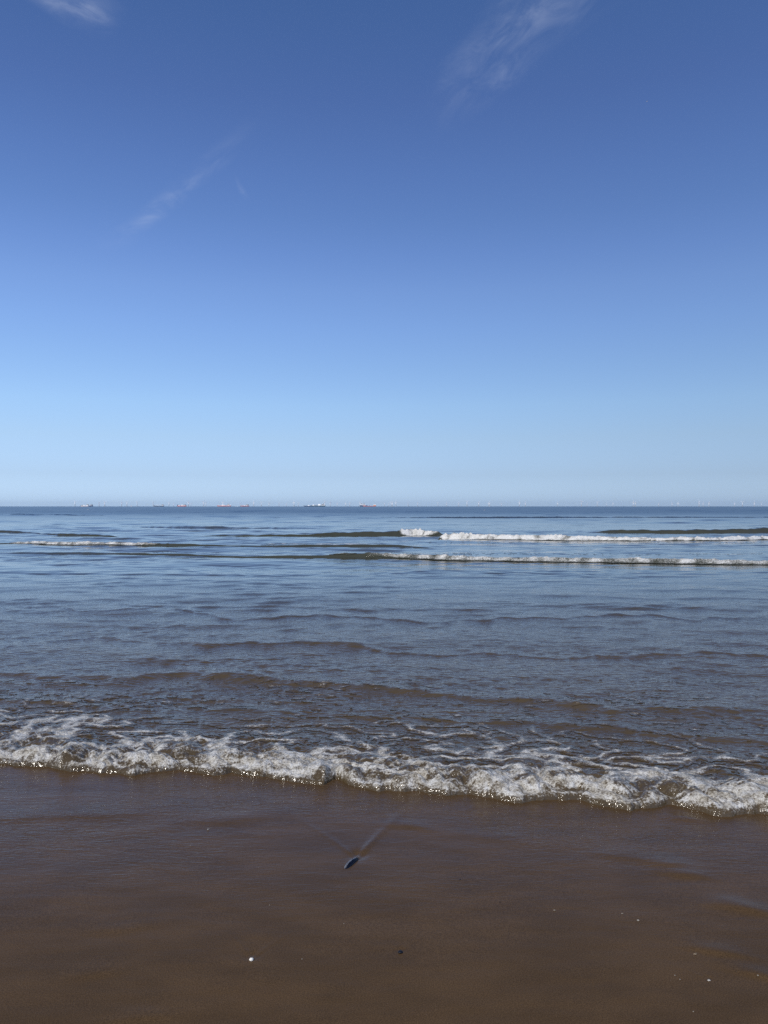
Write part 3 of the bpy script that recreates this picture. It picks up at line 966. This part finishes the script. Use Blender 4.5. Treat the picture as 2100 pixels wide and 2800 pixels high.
SPECIAL = {
    205: 'faint wind turbine standing alone left of the leftmost white ship',
    609.8: 'wind turbine directly behind the white dome of the long pale red tanker',
    888: 'bright wind turbine rising behind the stern house of the teal ship',
    984.4: 'bright turbine rising behind the bow of the navy blue ship, blade upright',
    1082.6: 'brightest turbine of the tight cluster right of the red supply ship, blade upright',
    1277: 'tall bright turbine with blades in a clear Y, right of the turbine cluster',
    1338.6: 'bright upright bladed turbine with a faint one almost behind it, right of tall Y',
    1335.5: 'faint turbine almost hidden behind the bright one with upright blade, right of the tall Y',
    1420: 'bright turbine, left of a close pair in the right half',
    1436.5: 'turbine with a drooping blade, right of a close pair in the right half',
    1524.5: 'faint wind turbine standing alone in the widest gap of the right half',
    1589.6: 'tall bright wind turbine with one blade pointing right, first beyond the widest gap',
    1731.5: 'left one of two bright turbines overlapping each other in the right half',
    1737.2: 'right one of two bright turbines overlapping each other in the right half',
    1911.5: 'tall bright turbine with a blade to the right, the tallest near the right edge',
    2062.5: 'bright turbine with a drooping blade, second in from the right edge of the photo',
    2082: 'faint turbine nearest the right edge of the photo',
}


def turbine_label(x, faint, used):
    if x in SPECIAL:
        return SPECIAL[x]
    look = 'faint turbine' if faint else 'pale white turbine'
    if x < 1040:
        lm = [m for m in MARKS if m[1] and m[0] < x]
        nx, nm = lm[-1] if lm else MARKS[1]
        side = 'right'
        key = nm
    elif x < 1277:
        key, side, nm = 'clu', 'right', 'the red supply ship'
    elif x < 1589.6:
        key, side, nm = 'y', 'right', 'the tall turbine with Y blades'
    elif x < 1731:
        key, side, nm = 'gap', 'right', 'the tall turbine beyond the widest gap'
    elif x < 1911:
        key, side, nm = 'pair', 'right', 'the overlapping bright pair'
    else:
        key, side, nm = 'end', 'right', 'the tallest turbine near the right edge'
    used[key] = used.get(key, 0) + 1
    return '%s, %s to the %s of %s' % (look, ORD[used[key] - 1], side, nm)


proto = turbine_parts()
kids = list(proto.children)
used = {}
for i, (px, hub, ang, faint) in enumerate(TURB):
    if i == 0:
        root, parts = proto, kids
    else:
        root = proto.copy()
        COL.objects.link(root)
        parts = []
        for ch in kids:
            c = ch.copy()
            COL.objects.link(c)
            c.parent = root
            parts.append(c)
    big = 1.55 if faint else 1.0
    D = HUB * big * F / hub
    root.location = ((px - 1050) / F * D, D, 0)
    root.scale = (big, big, big)
    root.rotation_euler = (0, 0, R(18 if (i * 7) % 5 else -30) + 0.1 * math.sin(i * 2.3))
    root['label'] = turbine_label(px, faint, used)
    nb = 0
    for c in parts:
        if c.name.startswith('blade'):
            c.rotation_euler = (0, R(ang + 120 * nb), 0)
            nb += 1

# ------------------------------------------------------------------ birds
m_gull, t, b = new_mat('gull_plumage')
tcn = t.add('ShaderNodeTexCoord')
s = t.add('ShaderNodeSeparateXYZ')
t.l.new(tcn.outputs['Object'], s.inputs[0])
tip = t.range(t.math('ABSOLUTE', s.outputs[0]), 0.40, 0.50)
grey = t.range(t.math('ABSOLUTE', s.outputs[0]), 0.06, 0.12)
c = t.mix(grey, (0.42, 0.43, 0.44, 1), (0.16, 0.17, 0.19, 1))
t.put(b.inputs['Base Color'], t.mix(tip, c, (0.03, 0.03, 0.035, 1)))
b.inputs['Roughness'].default_value = 0.8
m_dark_bird = paint('dark_plumage', (0.05, 0.05, 0.055), 0.8, var=0.2, scale=8)


def gull(label, loc, rot, mat, spread=True):
    """one continuous bird: body, head, bill and tail along y, wings along x"""
    bm = bmesh.new()
    pts = [(0, 0.30, 0.035), (0, 0.27, 0.034), (0, 0.245, 0.035), (0, 0.20, 0.035), (0, 0.16, 0.02), (0, 0.06, 0.0), (0, -0.06, 0.0), (0, -0.16, 0.012),
           (0, -0.24, 0.02), (0, -0.31, 0.024)]
    rad = [(0.004, 0.005), (0.01, 0.012), (0.028, 0.030), (0.036, 0.036), (0.042, 0.044), (0.062, 0.064), (0.058, 0.056), (0.035, 0.030), (0.035, 0.012), (0.05, 0.004)]
    tube(bm, pts, rad, 12)
    for sgn in (-1, 1):
        if spread:
            sec = [(0.02, 0.085, -0.075, 0.02, 0.022), (0.20, 0.115, -0.05, 0.085, 0.014), (0.34, 0.10, -0.045, 0.105, 0.010), (0.50, 0.02, -0.06, 0.075, 0.006), (0.62, -0.06, -0.085, 0.045, 0.003)]
            rings = []
            for x_, ya, yb, z_, th in sec:
                ym = ya * .6 + yb * .4
                rings.append([bm.verts.new((sgn * x_, yy_, z_ + dz)) for yy_, dz in ((ya, 0), (ym, th), (yb, 0), (ym, -th))])
            for A, B in zip(rings[:-1], rings[1:]):
                for q in range(4):
                    bm.faces.new((A[q], A[(q + 1) % 4], B[(q + 1) % 4], B[q]))
            bm.faces.new(rings[-1])
            bm.faces.new(rings[0][::-1])
        else:
            tube(bm, [(sgn * .045, .08, .03), (sgn * .06, -.04, .04), (sgn * .045, -.2, .04), (sgn * .015, -.33, .045)], [(.012, .02), (.018, .04), (.014, .03), (.004, .006)], 8)
    o = bm_obj('seagull', bm, mat, None, True)
    o.location = loc
    o.rotation_euler = rot
    o['label'] = label
    o['category'] = 'bird'
    o['group'] = 'seabirds'
    return o


def at_px(px, py, D):
    return ((px - 1050) / F * D, D, CAM_H + (HOR - py) / F * D)


gull('pale gull with dark wing tips gliding high in the blue at the upper right', at_px(1766, 281.5, 330), (R(70), R(-38), R(10)), m_gull)
gull('dark seabird flying low over the horizon at the far left', at_px(223, 1287.5, 430), (R(20), R(12), R(60)), m_dark_bird)
for px, py, lb in ((240.6, 1394.2, 'white gull afloat below the leftmost white ship'), (1325, 1395.4, 'white gull afloat right of centre under the wind turbines')):
    D = CAM_H * F / (py - HOR)
    g = gull(lb, ((px - 1050) / F * D, D, 0.06), (0, 0, R(80)), m_gull, False)
    g.scale = (1.4, 1.4, 1.4)

# ------------------------------------------------------------------ shells and pebbles on the wet sand
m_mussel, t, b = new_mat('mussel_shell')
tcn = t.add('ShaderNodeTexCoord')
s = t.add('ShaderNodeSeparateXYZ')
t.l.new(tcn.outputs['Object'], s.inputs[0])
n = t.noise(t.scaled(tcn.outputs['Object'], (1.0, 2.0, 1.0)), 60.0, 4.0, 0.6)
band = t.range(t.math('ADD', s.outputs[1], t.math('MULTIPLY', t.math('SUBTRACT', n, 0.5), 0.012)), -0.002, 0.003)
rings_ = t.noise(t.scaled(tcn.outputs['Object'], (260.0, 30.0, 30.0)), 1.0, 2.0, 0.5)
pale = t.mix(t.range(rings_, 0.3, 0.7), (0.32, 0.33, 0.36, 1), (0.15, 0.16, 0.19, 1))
t.put(b.inputs['Base Color'], t.mix(band, (0.008, 0.011, 0.022, 1), pale))  # one long side pale, the other blue-black, ragged edge between
b.inputs['Roughness'].default_value = 0.22
t.put(b.inputs['Normal'], t.bump(rings_, 0.3, 0.001))

(ax, ay), (bx_, by_) = pix(943, 2379), pix(979, 2349)
Ls = math.hypot(bx_ - ax, by_ - ay)
bm = bmesh.new()
NS, NT_ = 26, 16
ring = []
for i in range(NS + 1):
    u = i / NS
    wdt = 0.0165 * (max(0.0, math.sin(math.pi * min(1, u * 0.97 + 0.03))) ** 0.45) * (1.0 - 0.22 * u)
    hgt = 0.014 * (max(0.0, math.sin(math.pi * min(1, u * 0.96 + 0.04))) ** 0.55)
    row = []
    for j in range(NT_ + 1):
        a = math.pi * j / NT_
        row.append(bm.verts.new(((u - 0.5) * Ls, wdt * math.cos(a) + 0.002 * math.sin(u * 2.4), hgt * math.sin(a) ** 0.8 - 0.002)))
    ring.append(row)
for i in range(NS):
    for j in range(NT_):
        bm.faces.new((ring[i][j], ring[i + 1][j], ring[i + 1][j + 1], ring[i][j + 1]))
bmesh.ops.solidify(bm, geom=bm.faces[:], thickness=0.0016)
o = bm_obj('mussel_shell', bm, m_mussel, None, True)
o.location = ((ax + bx_) / 2, (ay + by_) / 2, 0.0)
o.rotation_euler = (R(-6), R(-1.5), math.atan2(by_ - ay, bx_ - ax))
o['label'] = 'long dark blue shell with a pale side, in a wake on wet sand'
o['category'] = 'shell'

M_PALE = paint('pale_shell', (0.62, 0.58, 0.50), 0.45, var=0.18, scale=160)
M_BONE = paint('white_shell', (0.72, 0.69, 0.62), 0.5, var=0.15, scale=200)
M_TAN = paint('tan_shell', (0.42, 0.33, 0.22), 0.5, var=0.2, scale=200)
M_GRIT = paint('dull_grit', (0.22, 0.19, 0.15), 0.7, var=0.2, scale=200)
M_BLACK = paint('black_shell', (0.006, 0.007, 0.012), 0.55, 0.3, scale=200)


def pebble(name, px, py, size, mat, label, cat='pebble', squash=0.62, stretch=1.0, seed=0, rz=0.0, group=None):
    bm = bmesh.new()
    bmesh.ops.create_icosphere(bm, subdivisions=3, radius=1)
    for v in bm.verts:
        c = v.co
        n = float(perlin(np.array([c.x * 1.3 + seed]), np.array([c.y * 1.3 + c.z]), seed)[0])
        v.co = Vector((c.x * stretch, c.y, c.z * squash)) * (1 + 0.16 * n) * (size / 2)
    o = bm_obj(name, bm, mat, None, True)
    x, y = pix(px, py)
    o.location = (x, y, float(sand_z(np.array([x]), np.array([y]))[0]) + size * squash * 0.28)
    o.rotation_euler = (0, 0, rz)
    o['label'] = label
    o['category'] = cat
    if group:
        o['group'] = group
    return o


def shard(px, py, size, mat, label, seed, rz, slim=0.6, group='shell fragments on the wet sand'):
    """curved broken piece of shell"""
    rr = random.Random(seed)
    bm = bmesh.new()
    nr, na = 5, 12
    a0 = rr.uniform(0.9, 1.5)
    g = []
    for i in range(nr + 1):
        row = []
        for j in range(na + 1):
            th = (j / na - 0.5) * a0 * 1.6
            r = size * (0.12 + 0.88 * i / nr) * (1 + (0.14 * math.sin(5 * th + seed) + 0.08 * rr.uniform(-1, 1)) * (i / nr))
            row.append(bm.verts.new((r * math.sin(th) * slim * 1.3, r * math.cos(th) - size * .5, size * 0.42 * (1 - (1.3 * i / nr - 0.55) ** 2) * math.cos(th * 0.9))))
        g.append(row)
    for i in range(nr):
        for j in range(na):
            bm.faces.new((g[i][j], g[i][j + 1], g[i + 1][j + 1], g[i + 1][j]))
    bmesh.ops.solidify(bm, geom=bm.faces[:], thickness=size * 0.09)
    o = bm_obj('shell_fragment', bm, mat, None, True)
    x, y = pix(px, py)
    o.location = (x, y, float(sand_z(np.array([x]), np.array([y]))[0]) - size * 0.05)
    o.rotation_euler = (R(rr.uniform(-8, 8)), R(rr.uniform(-8, 8)), rz)
    o['label'] = label
    o['category'] = 'shell'
    o['group'] = group
    return o


pebble('pebble', 686, 2631, 0.0145, M_BONE, 'round cream pebble at the point of a small wake, lower left of centre', seed=3, squash=0.75)
pebble('pebble', 1095, 2609, 0.0145, M_BLACK, 'small black pebble at the point of a faint wake, lower centre', seed=5, stretch=1.15, rz=0.4, squash=0.6)
shard(1748, 2522, 0.0085, M_PALE, 'pale pinkish shell chip lying alone, highest of the white bits at lower right', 3, 1.9, 0.8)
shard(1905, 2615, 0.0085, M_TAN, 'tan three pointed shell chip between two white ones at lower right', 4, 0.4, 0.9)
shard(1943, 2687, 0.0105, M_BONE, 'white pointed shell chip, brightest and lowest at the lower right', 5, 0.8, 0.55)
shard(567, 2272, 0.016, M_PALE, 'thin pale sliver of shell on the shiny sand, upper left of the dark blue shell', 6, -0.5, 0.16)
pebble('grit', 519, 2316, 0.005, M_GRIT, 'tiny yellowish speck of grit below the thin pale sliver of shell', 'grit', seed=8, group='grit on the wet sand')
pebble('grit', 1518, 2493, 0.006, M_GRIT, 'greyish speck left of the pale pinkish shell chip', 'grit', seed=9, stretch=1.5, group='grit on the wet sand')
pebble('grit', 1704, 2503, 0.005, M_GRIT, 'tan speck just above left of the pale pinkish shell chip', 'grit', seed=10, stretch=1.6, group='grit on the wet sand')
pebble('grit', 1849, 2673, 0.0045, M_GRIT, 'pale speck left of the brightest white shell chip, upper of two', 'grit', seed=11, group='grit on the wet sand')
pebble('grit', 1863, 2684, 0.0045, M_GRIT, 'pale speck left of the brightest white shell chip, lower of two', 'grit', seed=12, group='grit on the wet sand')
pebble('grit', 2077, 2676, 0.006, M_GRIT, 'brownish speck near the right edge of the wet sand', 'grit', seed=13, group='grit on the wet sand')
pebble('grit', 1900, 2773, 0.0045, M_GRIT, 'pale speck below the brightest white shell chip, near the bottom edge', 'grit', seed=14, group='grit on the wet sand')
pebble('grit', 1259, 2408, 0.005, M_BLACK, 'dark speck of grit right of the dark blue shell', 'grit', seed=15, group='grit on the wet sand')
pebble('grit', 1368, 2470, 0.0045, M_BLACK, 'dark speck of grit midway between dark blue shell and pinkish shell chip', 'grit', seed=16, group='grit on the wet sand')
pebble('grit', 736, 2479, 0.0045, M_GRIT, 'pale speck left of and below the dark blue shell', 'grit', seed=17, group='grit on the wet sand')
pebble('grit', 940, 2530, 0.0045, M_GRIT, 'tan speck straight below the dark blue shell', 'grit', seed=18, group='grit on the wet sand')
pebble('grit', 825, 2628, 0.0045, M_GRIT, 'pale speck right of the round cream pebble', 'grit', seed=19, group='grit on the wet sand')

# ------------------------------------------------------------------ sea haze
m_haze = bpy.data.materials.new('haze')
m_haze.use_nodes = True
ht = NT(m_haze.node_tree)
ht.n.remove(ht.n['Principled BSDF'])
pv = ht.add('ShaderNodeVolumePrincipled')
pv.inputs['Color'].default_value = (0.74, 0.86, 1.0, 1)
pv.inputs['Density'].default_value = HAZE
pv.inputs['Anisotropy'].default_value = 0.2
ht.l.new(pv.outputs[0], ht.n['Material Output'].inputs['Volume'])
bm = bmesh.new()
box(bm, -34000, 34000, -700, 50000, -4, 275)
haze = bm_obj('haze', bm, m_haze)
haze['kind'] = 'stuff'
